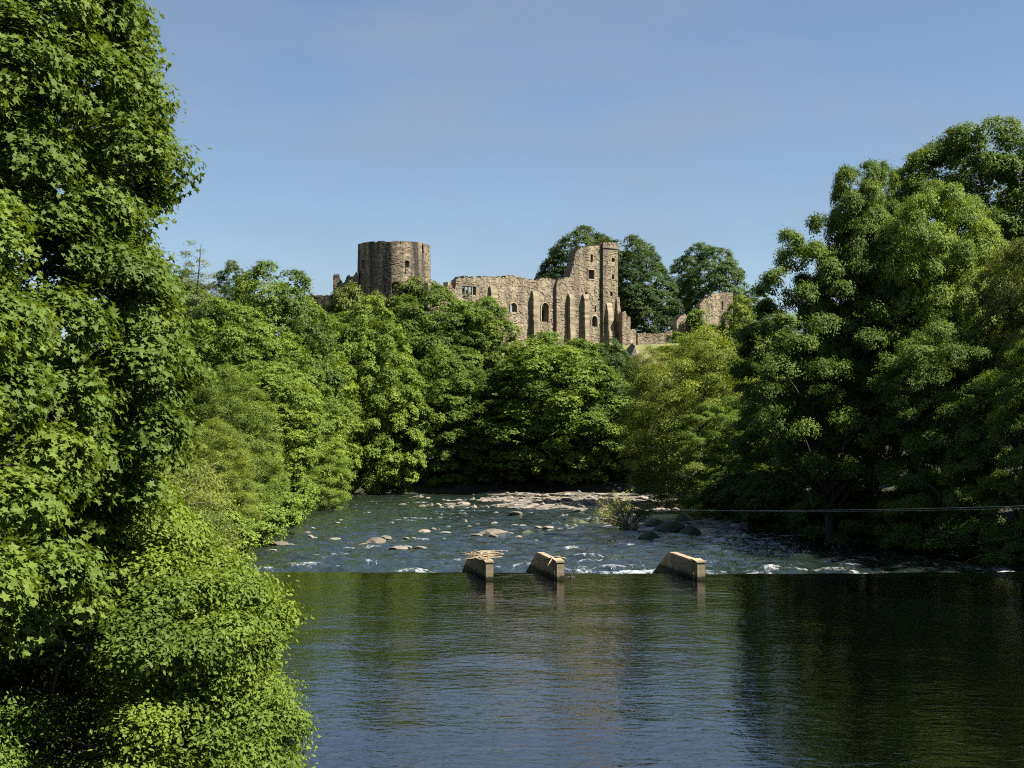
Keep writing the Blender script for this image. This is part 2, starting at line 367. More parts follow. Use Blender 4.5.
def place_clumps(rng, prof, n, rc, inner=.2, cand=10, keep=None, lump=.12):
    """centres spread over a surface of revolution with profile prof [(z, r)...], roughly evenly"""
    prof = np.array(prof, float); zs = np.linspace(prof[0, 0], prof[-1, 0], 200); rs = np.interp(zs, prof[:, 0], prof[:, 1])
    cdf = np.cumsum(rs + .25 * rs.max()); cdf /= cdf[-1]; dr = np.gradient(rs, zs)
    seed = int(rng.integers(1e6)); C, O, R = [], [], []
    P = np.zeros((0, 3))
    while len(C) < n:
        z = np.interp(rng.uniform(size=cand), cdf, zs); th = rng.uniform(0, 2 * math.pi, cand)
        rr = np.interp(z, zs, rs); r_c = rng.uniform(*rc)
        frac = np.where(rng.uniform(size=cand) < inner, rng.uniform(.25, .7, cand), 1.)
        dirs = np.stack([np.cos(th), np.sin(th), z / max(rr.max(), 1) * .8], -1)
        rad = np.maximum((rr * (1 + lump * wnoise(dirs, .7, seed)) - r_c * .8), .05) * frac
        q = np.stack([rad * np.cos(th), rad * np.sin(th), z], -1)
        if keep is not None:
            ok = keep(q)
            if not ok.any(): continue
            q, th, z = q[ok], th[ok], z[ok]
        if len(P): best = np.argmax(np.min(np.linalg.norm(q[:, None] - P[None], axis=-1), 1))
        else: best = 0
        s = np.interp(z[best], zs, dr)
        C.append(q[best]); R.append(r_c); O.append((math.cos(th[best]), math.sin(th[best]), -np.clip(s, -1.5, 1.5))); P = np.array(C)
    return P, unit(np.array(O)), np.array(R)

def trunk_lines(rng, h, r0, C, n_limb, lean=.03):
    t = np.linspace(0, 1, 9); wob = np.cumsum(rng.normal(size=(9, 2)) * h * lean * .4, 0); wob -= wob[0]
    tr = np.stack([wob[:, 0], wob[:, 1], t * h - .6 * (t == 0)], -1); rad = r0 * (1 - .8 * t) * (1 + .5 * np.exp(-t * 14))
    lines = [(tr, rad)]
    for c in C[rng.permutation(len(C))[:n_limb]]:
        zb = np.clip(c[2] - np.hypot(c[0], c[1]) * rng.uniform(.45, .9), h * .12, h * .93); s = zb / h
        a = np.array([np.interp(s, t, tr[:, 0]), np.interp(s, t, tr[:, 1]), zb]); L = np.linalg.norm(c - a)
        u = np.linspace(0, 1, 7)[:, None]; mid = a + (c - a) * u + np.array([0, 0, 1]) * (np.sin(u * math.pi) * L * .06) + np.sin(u * math.pi) * rng.normal(size=3) * L * .06
        rb = min(np.interp(s, t, rad) * .42, .035 * L + .015); lines.append((mid, rb * (1 - .8 * u[:, 0])))
    return lines

PROTO = {}
def make_proto(key, seed, H, prof, n_cl, rc, leaf, n_tw, n_lf, tw_r, flat=.65, tmpl=DIAMOND, trunk_r=.35, n_limb=22, inner=.22, up=.5, keep=None, lump=.14, trunk_h=.8, rough=.28):
    rng = np.random.default_rng(seed)
    C, O, R = place_clumps(rng, prof, n_cl, rc, inner, keep=keep, lump=lump)
    p, n, ti = clump_leaves(rng, C, O, R, flat, n_tw, n_lf, tw_r, up, rough)
    cm = leaves_mesh(key + '_crown', p, n, np.full(len(p), leaf), ti, tmpl, rng)
    tm = tubes_mesh(key + '_trunk', trunk_lines(rng, H * trunk_h, trunk_r, C, n_limb), 7)
    cm.materials.append(M_LEAF); tm.materials.append(M_BARK)
    PROTO[key] = (cm, tm, H, max(r for z, r in prof))

def add_tree(key, name, label, cat, X, Y, height, width, color, rz=0., group=None, z=None, dz=-.1):
    cm, tm, H, R = PROTO[key]; z = gz(X, Y) + dz if z is None else z
    t = thing(name, label, cat, (X, Y, z), group); t.rotation_euler = (0, 0, rz); t.scale = (width / (2 * R), width / (2 * R), height / H)
    c = link('crown', cm, None, t); c.color = (*color, 1)
    link('trunk', tm, None, t)
    return t

# broad far trees, 20 m, domed
PF = [(.6, 3.4), (2.5, 5.6), (6, 6.8), (10, 7.2), (14, 6.8), (17, 5.4), (19.1, 3.0), (20, .5)]
make_proto('far_a', 1, 20, PF, 120, (1.3, 2.3), .3, 52, 18, .2, flat=.85, lump=.2)
make_proto('far_b', 2, 20, [(.8, 3.6), (4, 6.2), (8, 7.1), (12, 7.2), (15.5, 6.3), (18.2, 4.2), (20, .6)], 95, (1.6, 2.8), .3, 74, 18, .21, flat=.85, lump=.24)
make_proto('far_c', 3, 20, [(.2, 4.4), (3, 6.4), (7, 7.1), (11, 6.6), (15, 5.4), (18, 3.4), (20, .5)], 150, (1.1, 1.9), .28, 46, 18, .19, flat=.85, lump=.2)
make_proto('feathery', 4, 20, [(.2, 4.8), (3, 6.6), (8, 7.2), (12, 6.8), (16, 5.4), (18.7, 3.0), (20, .4)], 190, (.9, 1.6), .26, 34, 22, .34, flat=.8, tmpl=SLIM, up=.35)
# nearer right bank trees
make_proto('tall', 5, 26, [(6, 3.4), (9, 6.6), (14, 8.6), (19, 8.4), (23, 6.4), (25.3, 3.6), (26, .8)], 135, (1.5, 2.8), .22, 110, 24, .2, flat=.6, trunk_r=.5, n_limb=40, lump=.3, rough=.7)
make_proto('open', 6, 22, [(5, 4.0), (9, 7.4), (13, 8.0), (17, 6.8), (20, 4.6), (22, .6)], 112, (.8, 2.0), .2, 62, 26, .24, flat=.6, trunk_r=.42, n_limb=50, lump=.34, rough=1.0, inner=.12)
make_proto('droop', 7, 20, [(.2, 5.8), (3, 7.2), (8, 7.4), (12, 7.0), (16, 5.8), (18.6, 3.4), (20, .5)], 130, (1.1, 2.5), .2, 84, 23, .22, flat=.55, trunk_r=.35, lump=.34, rough=.7)
make_proto('light', 8, 20, [(7, 3.0), (9, 5.6), (12, 7.1), (15, 6.9), (17.6, 5.4), (19.3, 3.0), (20, .4)], 90, (1.3, 2.5), .19, 92, 24, .2, flat=.65, lump=.28, rough=.6)
make_proto('sparse', 9, 12, [(2, 1.2), (5, 2.3), (8, 1.9), (11, .8), (12, .1)], 60, (.3, .6), .2, 16, 6, .2, tmpl=SLIM, trunk_r=.14, n_limb=40, trunk_h=.97)
make_proto('bush', 10, 4, [(0, 1.6), (1, 2.3), (2.2, 2.3), (3.3, 1.7), (3.8, 1.0), (4, .4)], 46, (.5, .9), .22, 34, 16, .2, flat=.7, trunk_r=.08, n_limb=14)

# colours: leaf albedo; in BL the blue of distance haze is mixed in
DK, MD, LT = (.086, .138, .023), (.110, .170, .027), (.140, .204, .033)
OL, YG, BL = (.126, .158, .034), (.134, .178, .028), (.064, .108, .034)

# ------------------------------------------------------------------ trees: (kind, px of axis, row of the top, width px, depth, colour, turn, label)
FAR = 'broadleaf trees on the wooded river banks'
TREES = [
 # far bank in front of the castle, foot row
 ('far_c', 372, 306, 104, 203, LT, .3, 'light green tree at the water below the round tower'),
 ('far_a', 318, 352, 92, 192, LT, 1.7, 'rounded light green tree at the left bend of the river'),
 ('far_c', 440, 352, 92, 208.5, MD, 2.1, 'feathery mid green tree at the water left of the tallest bank tree'),
 ('far_b', 548, 338, 140, 208, MD, .9, 'broad dark tree with lit clumps at the water below the square tower'),
 ('far_a', 486, 372, 74, 209, DK, 4.2, 'small dark tree wedged between two broad trees at the far waterline'),
 ('far_c', 612, 346, 66, 214, BL, 3.3, 'narrow dark tree below the right corner of the square tower'),
 ('far_a', 588, 382, 70, 208, DK, 5.2, 'low dark tree at the far waterline left of the olive tree'),
 # second row on the slope
 ('far_b', 436, 291, 108, 222, DK, 2.5, 'large dark domed tree just below the mullioned window of the hall'),
 ('far_a', 484, 300, 70, 225, MD, .2, 'round green tree hiding the foot of the hall wall'),
 ('far_a', 395, 316, 86, 224, MD, 5.0, 'green tree on the slope under the round tower'),
 ('far_b', 545, 345, 90, 224, MD, 1.3, 'green tree on the slope below the lancet window'),
 ('far_a', 572, 352, 70, 229, MD, 3.3, 'tree on the slope below the square tower buttresses'),
 ('far_c', 622, 356, 60, 226, DK, .4, 'dark tree on the slope below the finger of masonry'),
 ('far_a', 664, 366, 70, 224, MD, 1.2, 'green tree on the slope under the yellowish bush and low wall'),
 ('far_b', 716, 344, 80, 232, LT, 2.6, 'light green tree on the slope under the ruined wall, behind the olive dome'),
 ('far_a', 772, 330, 90, 228, MD, 4.1, 'green tree on the slope right of the ruined wall'),
 ('far_a', 352, 314, 76, 222, LT, 4.4, 'light green tree on the slope left of the round tower'),
 # left slope
 ('far_b', 268, 270, 128, 182, DK, .6, 'big dark green dome of a tree on the left slope below the skyline'),
 ('far_b', 304, 303, 60, 200, DK, 3.9, 'dark tree whose right edge meets the low dark wall'),
 ('far_a', 226, 304, 120, 158, MD, 2.8, 'mid green clumped tree on the left slope below the thin pale tree'),
 ('far_c', 290, 342, 104, 160, LT, 1.1, 'bright green tree leaning over the river from the left bank'),
 ('far_a', 262, 366, 110, 140, LT, 4.6, 'bright green tree above the left bank, half behind the olive bushes'),
 ('feathery', 306, 420, 84, 158, LT, 2.2, 'low leafy tree overhanging the water at the left bend'),
 ('feathery', 226, 372, 112, 112, (.108, .158, .028), .4, 'olive green twiggy tree on the left bank behind the maple'),
 ('feathery', 216, 424, 90, 96, YG, 3.0, 'yellow green willow at the left waterline above the rapids'),
 ('far_b', 170, 280, 110, 170, MD, 1.9, 'green tree on the left slope partly hidden by the maple'),
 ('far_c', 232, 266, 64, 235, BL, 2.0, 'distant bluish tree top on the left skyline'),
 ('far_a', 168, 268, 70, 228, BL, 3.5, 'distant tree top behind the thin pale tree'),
 ('far_a', 110, 330, 150, 120, MD, 5.5, 'green tree behind the large maple on the left bank'),
 ('feathery', 250, 446, 64, 128, LT, 5.1, 'low green tree whose leaves touch the rapids on the left bank'),
 # behind the castle
 ('far_b', 584, 231, 90, 284, (.050, .084, .020), 1.5, 'dark tree behind the square tower, spreading left of it'),
 ('far_b', 632, 240, 82, 280, (.048, .084, .024), 4.0, 'dark tree right of the square tower against the sky'),
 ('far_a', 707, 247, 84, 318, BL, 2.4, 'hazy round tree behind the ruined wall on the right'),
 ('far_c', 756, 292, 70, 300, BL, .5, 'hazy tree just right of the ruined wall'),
 # right of the river
 ('feathery', 704, 336, 146, 167, (.150, .195, .032), 1.0, 'wide olive green dome of a tree at the right bend of the river'),
 ('feathery', 650, 352, 76, 214, OL, 2.9, 'pale olive tree below the low castle wall'),
 ('far_c', 742, 306, 88, 205, YG, .8, 'yellow green tree under the ruined wall on the right'),
 ('droop', 730, 400, 80, 150, MD, 3.6, 'dark green tree low at the water right of the island bush'),
 ('tall', 868, 160, 124, 110, DK, 2.2, 'dense dark crown between the open tree and the tallest tree on the right'),
 ('tall', 966, 124, 216, 118, DK, .7, 'tallest dark tree at the top right against the sky'),
 ('open', 832, 214, 186, 108, DK, 5.9, 'dark open tree with bare limbs showing against the sky'),
 ('light', 942, 192, 136, 106, LT, 2.0, 'light green tree in front of the tallest tree on the right'),
 ('light', 1030, 244, 110, 98, OL, 4.4, 'olive tree at the right edge of the photo'),
 ('droop', 800, 330, 130, 131, DK, 1.4, 'dark drooping tree over the right bank behind the cable'),
 ('droop', 868, 340, 128, 109, DK, 3.1, 'dark tree with layered sprays hanging to the right waterline'),
 ('droop', 948, 318, 150, 99, DK, 5.0, 'dark tree with lit tips hanging over the pool on the right'),
 ('droop', 1022, 356, 130, 92, MD, .2, 'drooping tree at the right edge whose branch tips catch the sun'),
 ('droop', 1100, 300, 160, 86, DK, 2.6, 'dark tree just outside the right edge overhanging the pool'),
]
for kind, px, py, wpx, Y, colr, rz, label in TREES:
    top = at(px, py, Y); g = gz(top.x, Y)
    add_tree(kind, 'broadleaf_tree', label, 'tree', top.x, Y, top.z - g + .1, wpx / F_PX * Y, colr, rz, FAR)
p = at(193, 242, 165); add_tree('sparse', 'birch_tree', 'thin pale sparse tree standing up on the left skyline', 'tree', p.x, 165, 13.5, 6.4, (.13, .16, .08), 1.0, z=p.z - 13.3)
# mostly unseen trees added further back on the right bank, their crowns fill the gaps and shade the near ones
for x, y, h, w, label in ((52, 122, 24, 17, 'added shade tree deep in the right bank wood, behind the open limbed tree'), (47, 104, 25, 16, 'added shade tree deep in the right bank wood, behind the light green tree'),
                          (50, 84, 23, 16, 'added shade tree deep in the right bank wood beside the pool'), (38, 140, 20, 14, 'tree on the right bank behind the drooping trees'), (41, 66, 25, 16, 'unseen tree added to shade the near pool on the right')):
    add_tree('tall', 'broadleaf_tree', label, 'tree', x, y, h, w, DK, x, FAR)

BANKB = 'bushes along the left waterline'
for x, y, h, w, label in ((-20.2, 93, 4, 6, 'bush at the left waterline just below the end of the weir'), (-20.8, 106, 4, 6, 'second bush at the left waterline downstream from the weir'), (-21.6, 118, 4, 6, 'bush at the left waterline abreast of the pale rocks by the bank'), (-22.3, 127, 4.2, 6, 'bush at the left waterline between two others, opposite the rapids'), (-23.2, 137, 4.5, 6.5, 'bush at the left waterline beside the low leafy tree'), (-24.4, 149, 4.5, 7, 'farthest bush at the left waterline')):
    add_tree('bush', 'bush', label, 'bush', x, y, h, w, LT, x, BANKB, z=float(water_level(np.array(y))) - .2)
for x, y, h, w, label in ((22.6, 141, 4.5, 7, 'dark bush at the right waterline behind the mossy boulders'), (22.4, 132, 4, 6, 'dark bush at the right waterline beside the mossy boulders'), (23.2, 122, 4.2, 6.5, 'dark bush at the right waterline under the open limbed tree'), (26.2, 113, 4, 6.5, 'dark bush at the right waterline under the layered tree'), (30, 105.5, 4, 6.5, 'dark bush at the right waterline, nearest the weir')):
    add_tree('bush', 'bush', label, 'bush', x, y, h, w, (.06, .1, .018), x, 'bushes along the right waterline', z=float(water_level(np.array(y))) - .1)
BUSH = 'bushes on the castle slope'
for px, py, w, Y, colr, rz, label in (
    (350, 289, 50, 252, OL, 0, 'brownish olive bush left of the foot of the round tower'),
    (418, 283, 62, 252, OL, 1, 'pale olive bush at the right foot of the round tower'),
    (378, 296, 30, 250, OL, 2, 'small olive bush in front of the round tower'),
    (462, 293, 44, 236, BL, 3, 'dark bush below the mullioned window'),
    (545, 338, 36, 232, OL, 4, 'pale bush at the foot of the hall wall'),
    (575, 341, 30, 233, LT, 5, 'green bush at the foot of the square tower buttresses'),
    (604, 344, 30, 236, OL, 1.5, 'pale bush below the arched window of the square tower'),
    (655, 352, 34, 246, YG, 2.5, 'yellowish bush in front of the low wall'),
    (668, 346, 42, 240, MD, 2.2, 'green bush half hiding the grass below the low wall'),
    (692, 340, 36, 246, LT, 1.8, 'light bush between the green bush and the ruined wall'),
    (676, 333, 26, 254, LT, 3.5, 'light green bush left of the ruined wall'),
    (714, 326, 40, 252, YG, .5, 'yellow green bush at the foot of the ruined wall')):
    top = at(px, py, Y); g = min(gz(top.x, Y), top.z - 1.5)
    add_tree('bush', 'bush', label, 'bush', top.x, Y, top.z - g, w / F_PX * Y, colr, rz, BUSH, z=g - .1)

# ------------------------------------------------------------------ the near maples and bank bush on the left
def near_tree(name, label, cat, X, Y, prof, n_cl, rc, leaf, tmpl, n_tw, n_lf, tw_r, colr, seed, flat=.7, trunk_r=.3, n_limb=40, up=.45, lump=.06, extra=(), bough=(), keepf=None, rough=.4, inner=.12):
    rng = np.random.default_rng(seed); z0 = gz(X, Y); prof = [(z - z0, r) for z, r in prof]
    keep = lambda q: (q[:, 0] * .6 - q[:, 1] * .8 > -2.5) | (rng.uniform(size=len(q)) < .25)
    if keepf: keep = keepf
    C, O, R = place_clumps(rng, prof, n_cl, rc, inner, keep=keep, lump=lump)
    if len(extra):
        e = np.array(extra, float); C = np.concatenate([C, e[:, :3] - (X, Y, z0)]); O = np.concatenate([O, np.tile(unit(np.array([[.7, -.3, .4]])), (len(e), 1))]); R = np.concatenate([R, e[:, 3]])
    p, n, ti = clump_leaves(rng, C, O, R, flat, n_tw, n_lf, tw_r, up, rough)
    t = thing(name, label, cat, (X, Y, z0))
    cm = leaves_mesh(name + '_crown', p, n, np.full(len(p), leaf), ti, tmpl, rng); cm.materials.append(M_LEAF)
    c = link('crown', cm, None, t); c.color = (*colr, 1)
    H = prof[-1][0]; lines = trunk_lines(rng, H * .85, trunk_r, C, n_limb)
    tm = tubes_mesh(name + '_trunk', lines, 8); tm.materials.append(M_BARK); link('trunk', tm, None, t)
    for b in bough:
        pts = np.array(b[:-1], float) - (X, Y, z0); s = np.linspace(0, 1, 14); k = np.linspace(0, 1, len(pts))
        q = np.stack([np.interp(s, k, pts[:, a]) for a in range(3)], -1) + np.cumsum(rng.normal(size=(14, 3)) * .03, 0)
        bm_ = tubes_mesh('bough', [(q, b[-1] * (1 - .75 * s))], 8); bm_.materials.append(M_BARK); link('branch', bm_, None, t)
    return t

NRNG = np.random.default_rng(7)
MAPLE_C = (.074, .114, .016)
near_tree('maple_tree', 'large maple filling the left side of the photo', 'tree', -12, 24,
    [(4.2, 3.0), (5.6, 5.0), (7.1, 6.2), (8.6, 6.5), (10, 6.4), (11.2, 5.7), (12.0, 5.9), (12.8, 6.3), (13.8, 5.5), (15.4, 5.3), (17.5, 4.6), (19.5, 3.2), (21, .8)],
    330, (.7, 1.4), .118, MAPLE, 62, 30, .14, MAPLE_C, 50, trunk_r=.42, flat=.95, rough=.45, inner=.28)
near_tree('maple_tree', 'nearer maple with big pale leaves at the left edge', 'tree', -9.8, 17.5,
    [(4.8, 2.6), (5.6, 4.2), (6.3, 4.8), (7.1, 4.5), (7.9, 3.8), (8.9, 3.7), (10, 3.7), (11.0, 3.3), (11.8, 2.4), (12.6, .6)],
    125, (.45, 1.0), .11, MAPLE, 56, 28, .13, (.086, .130, .020), 51, trunk_r=.22, n_limb=26, flat=.9, rough=.45, inner=.2)
near_tree('bank_bush', 'yellow green fine leaved bush overhanging the near pool', 'bush', -8.95, 26.5,
    [(.9, 5.1), (1.8, 5.5), (2.6, 5.5), (3.4, 4.9), (4.4, 5.3), (5.0, 4.3), (5.6, 3.4), (6.5, 2.7), (7.2, .8)],
    170, (.55, 1.1), .105, DIAMOND, 50, 24, .17, (.100, .148, .020), 52, flat=.6, trunk_r=.13, n_limb=14, up=.35, lump=.2, keepf=lambda q: (q[:, 0] > 2.6) | (q[:, 1] > 2.2) | (q[:, 2] > 5.2),
    bough=[((-11, 24.0, 5.1), (-8, 24.4, 5.0), (-6.0, 25.5, 4.7), .13), ((-11.5, 24, 4.0), (-8.4, 24.2, 4.5), (-6.2, 25.5, 3.9), .1), ((-10, 24.5, 3.4), (-8.2, 24.6, 2.6), (-6.6, 26, 1.8), .06)])
near_tree('bank_bush', 'dark leafy bush in the shade behind the boughs at the bottom left', 'bush', -10.6, 27.5,
    [(.8, 2.6), (2, 3.8), (3.6, 3.9), (5, 3.0), (6, 1.0)],
    110, (.5, .95), .1, DIAMOND, 40, 22, .2, DK, 57, flat=.7, trunk_r=.1, n_limb=14, up=.35)
near_tree('bank_bush', 'dark shaded undergrowth below the maple on the near left bank', 'bush', -11.2, 22.5,
    [(.8, 2.4), (1.6, 3.2), (2.6, 3.0), (3.4, 2.0), (4.0, .6)],
    70, (.4, .8), .1, SLIM, 30, 20, .2, MD, 56, flat=.7, trunk_r=.08, n_limb=30, up=.35)
near_tree('bank_bush', 'olive bush with bare pale twigs on the left bank beyond the maple', 'bush', -17.6, 60,
    [(1.2, 4.6), (2.6, 5.6), (4.5, 5.6), (6.2, 4.8), (7.8, 3.4), (9.0, 1.0)],
    210, (.5, .9), .16, SLIM, 22, 16, .26, OL, 53, flat=.8, trunk_r=.16, n_limb=40, up=.3)
near_tree('bank_bush', 'light green bush low on the left bank between maple and rapids', 'bush', -13.6, 40,
    [(1.0, 3.2), (2.4, 4.2), (4.0, 4.1), (5.6, 3.1), (6.8, 1.0)],
    170, (.45, .8), .13, SLIM, 24, 20, .22, YG, 54, flat=.75, trunk_r=.14, n_limb=40, up=.35)
near_tree('bank_bush', 'green bush on the left bank near the end of the weir', 'bush', -22.6, 84,
    [(.4, 3.6), (2, 4.6), (4.0, 4.4), (6, 3.0), (7.4, .8)],
    120, (.6, 1.0), .19, DIAMOND, 22, 18, .28, LT, 55, flat=.7, trunk_r=.14, n_limb=24, up=.35)
# bare twigs of the olive bush
rng = np.random.default_rng(77); tl = []
for k in range(70):
    a = np.array((-16.2 + rng.normal() * 1.2, 57.5 + rng.normal() * 1.5, 3.2 + rng.uniform(0, 2))); d = np.array((rng.uniform(.2, 1.0), rng.uniform(-.9, .1), rng.uniform(-.15, .6))); L = rng.uniform(2, 4.4)
    u = np.linspace(0, 1, 6)[:, None]; tl.append((a + d * L * u + np.cumsum(rng.normal(size=(6, 3)) * .09, 0), .028 * (1 - .8 * u[:, 0])))
tg = tubes_mesh('twigs', tl, 5); tag(link('dead_branch', tg, M_TWIG), 'tangle of bare pale twigs on the olive bush at the left bank', 'branch')

# ------------------------------------------------------------------ the castle
def cellwall(name, cell, mask, depth, tint, thick, mapf):
    """wall of stone cells: mask[v,u], front depth per cell (inward), real thickness; mapf(u,v,d) -> xyz"""
    nv, nu = mask.shape; V, T = [], []
    def add(u0, v0, d0, u1, v1, d1, u2, v2, d2, u3, v3, d3, t):
        V.append(np.stack([np.stack([u0, v0, d0], -1), np.stack([u1, v1, d1], -1), np.stack([u2, v2, d2], -1), np.stack([u3, v3, d3], -1)], 1)); T.append(t)
    vi, ui = np.nonzero(mask); u, v, d, t = ui * cell, vi * cell, depth[vi, ui], tint[vi, ui]; c = cell
    add(u, v, d, u + c, v, d, u + c, v + c, d, u, v + c, d, t)
    b = np.full_like(d, thick); add(u, v, b, u, v + c, b, u + c, v + c, b, u + c, v, b, t)
    M = np.pad(mask, 1); D = np.pad(depth, 1); TT = np.pad(tint, 1)
    for ax in (0, 1):
        A, B = (M[:-1, 1:-1], M[1:, 1:-1]) if ax == 0 else (M[1:-1, :-1], M[1:-1, 1:])
        DA, DB = (D[:-1, 1:-1], D[1:, 1:-1]) if ax == 0 else (D[1:-1, :-1], D[1:-1, 1:])
        TA, TB = (TT[:-1, 1:-1], TT[1:, 1:-1]) if ax == 0 else (TT[1:-1, :-1], TT[1:-1, 1:])
        lo = np.where(A & B, np.minimum(DA, DB), np.where(A, DA, DB)); hi = np.where(A & B, np.maximum(DA, DB), thick)
        sel = (A | B) & (hi - lo > 1e-4); vi, ui = np.nonzero(sel); lo, hi = lo[sel], hi[sel]; t = np.where(A[sel], TA[sel], TB[sel])
        u, v = ui * c, vi * c
        if ax == 0: add(u, v, lo, u + c, v, lo, u + c, v, hi, u, v, hi, t)
        else: add(u, v, lo, u, v + c, lo, u, v + c, hi, u, v, hi, t)
    V = np.concatenate(V); xyz = mapf(V[..., 0], V[..., 1], V[..., 2]).reshape(-1, 3)
    return quad_mesh(name, xyz, np.arange(len(xyz)).reshape(-1, 4), [('tint', 'FACE', np.concatenate(T))])

def blocks(rng, nv, nu, relief=.05, course=2):
    """coursed rubble: random block ids -> depth offset and tint per cell"""
    dep = np.zeros((nv, nu)); tin = np.zeros((nv, nu)); v = 0
    while v < nv:
        h = course if rng.uniform() < .25 else 1; u = -int(rng.integers(0, 3))
        while u < nu:
            w = int(rng.integers(1, 4)); dep[v:v + h, max(u, 0):u + w] = rng.uniform(0, relief); tin[v:v + h, max(u, 0):u + w] = np.clip(rng.normal(.5, .24), 0, 1); u += w
        v += h
    return dep, tin

class Wall:
    """a straight ruined wall on a vertical plane through (px, Y) turned by rot; pixel outlines are turned into wall coordinates once"""
    def __init__(s, px, Y, rot, z0, pxl, pxr, ztop, seed, cell=.17, thick=1.6, relief=.1, fwd=0.):
        s.c, s.s = math.cos(rot), math.sin(rot); s.x0, s.y0 = (px - 512) / F_PX * Y, Y
        s.x0 += s.s * fwd; s.y0 -= s.c * fwd
        s.z0, s.cell, s.thick = z0, cell, thick; s.ul = s.u(pxl); s.n = int(math.ceil((s.u(pxr) - s.ul) / cell)); s.m = int(math.ceil((ztop - z0) / cell))
        s.rng = np.random.default_rng(seed); s.dep, s.tin = blocks(s.rng, s.m, s.n, relief); s.mask = np.zeros((s.m, s.n), bool)
        s.U, s.V = np.meshgrid((np.arange(s.n) + .5) * cell, (np.arange(s.m) + .5) * cell)
    def u(s, px): k = (px - 512) / F_PX; return (k * s.y0 - s.x0) / (s.c - k * s.s)
    def uv(s, px, py):
        u = s.u(px); Y = s.y0 + u * s.s; return u - s.ul, CAM_H + (Y_HOR - py) / F_PX * Y - s.z0
    def top(s, prof, jag=.5):
        pts = np.array([s.uv(*p) for p in prof]); h = np.interp(s.U[0], pts[:, 0], pts[:, 1], left=-9, right=-9)
        j = jag * .5 * (wnoise(s.U[0][:, None], 3.5, int(s.rng.integers(1e6))) - .3) + np.repeat(s.rng.uniform(-.2, .1, s.n // 2 + 2), 2)[:s.n] * min(1, jag * 2.5) + s.rng.uniform(-.1, .1, s.n)
        s.mask |= s.V < (h + j)[None]
    def rect(s, px0, py0, px1, py1):
        a, b = s.uv(px0, py1), s.uv(px1, py0); c0, c1 = s.uv(px0, py0), s.uv(px1, py1)
        return (s.U > a[0]) & (s.U < b[0]) & (s.V > min(a[1], c1[1])) & (s.V < max(b[1], c0[1]))
    def arch(s, px0, py0, px1, py1):
        a, b = s.uv(px0, py1), s.uv(px1, py0); w = (b[0] - a[0]) / 2; uc = (a[0] + b[0]) / 2; vt = b[1]
        return (np.abs(s.U - uc) < w) & (s.V > a[1]) & ((s.V < vt - w * 1.2) | (np.hypot(s.U - uc, (s.V - vt + w * 1.2) / 1.2) < w))
    def hole(s, m): s.mask &= ~m
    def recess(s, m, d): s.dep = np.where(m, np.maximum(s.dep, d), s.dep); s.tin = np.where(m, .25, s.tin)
    def P(s, u, v, d): uu = u + s.ul; return np.stack([s.x0 + uu * s.c - d * s.s, s.y0 + uu * s.s + d * s.c, s.z0 + v], -1)
    def build(s, parent, mat=None, name='wall'):
        me = cellwall('stone_wall', s.cell, s.mask, s.dep, s.tin, s.thick, s.P); return link(name, me, mat or M_STONE, parent)
    def prism(s, parent, u0, u1, steps, mat=None, name='buttress'):
        """a stepped buttress standing proud of the wall: steps = [(v0, v1, depth0, depth1)], with coursed blocks"""
        B = []
        for v0, v1, d0, d1 in steps:
            n = max(1, int((v1 - v0) / .45)); vs = np.linspace(v0, v1, n + 1); ds = np.linspace(d0, d1, n + 1)
            for k in range(n):
                j = s.rng.uniform(-.03, .03, 4)
                B.append([s.P(u0 + j[0], vs[k], .1), s.P(u1 + j[1], vs[k], .1), s.P(u1 + j[1], vs[k], -ds[k] + j[2]), s.P(u0 + j[0], vs[k], -ds[k] + j[2]),
                          s.P(u0 + j[0], vs[k + 1] - .012, .1), s.P(u1 + j[1], vs[k + 1] - .012, .1), s.P(u1 + j[1], vs[k + 1] - .012, -ds[k + 1] + j[2]), s.P(u0 + j[0], vs[k + 1] - .012, -ds[k + 1] + j[2])])
        me = boxes_mesh(name, B); a = me.attributes.new('tint', 'FLOAT', 'FACE'); a.data.foreach_set('value', np.repeat(s.rng.uniform(.1, .95, len(B)), 6).astype(np.float32))
        return link(name, me, mat or M_DRESS, parent)
    def frame(s, parent, u0, v0, u1, v1, t, d0, d1, mull=0, transom=False, name='window'):
        """dressed stone frame with mullions set into an opening"""
        bars = [(u0 - t, v0, u0, v1), (u1, v0, u1 + t, v1), (u0 - t, v1, u1 + t, v1 + t), (u0 - t, v0 - t, u1 + t, v0)]
        for k in range(mull): uc = u0 + (u1 - u0) * (k + 1) / (mull + 1); bars.append((uc - t * .4, v0, uc + t * .4, v1))
        B = [[s.P(a, b, d0), s.P(c, b, d0), s.P(c, b, d1), s.P(a, b, d1), s.P(a, e, d0), s.P(c, e, d0), s.P(c, e, d1), s.P(a, e, d1)] for a, b, c, e in bars]
        me = boxes_mesh(name, B); a = me.attributes.new('tint', 'FLOAT', 'FACE'); a.data.foreach_set('value', np.full(len(me.polygons), .7, np.float32))
        return link(name, me, M_DRESS, parent)
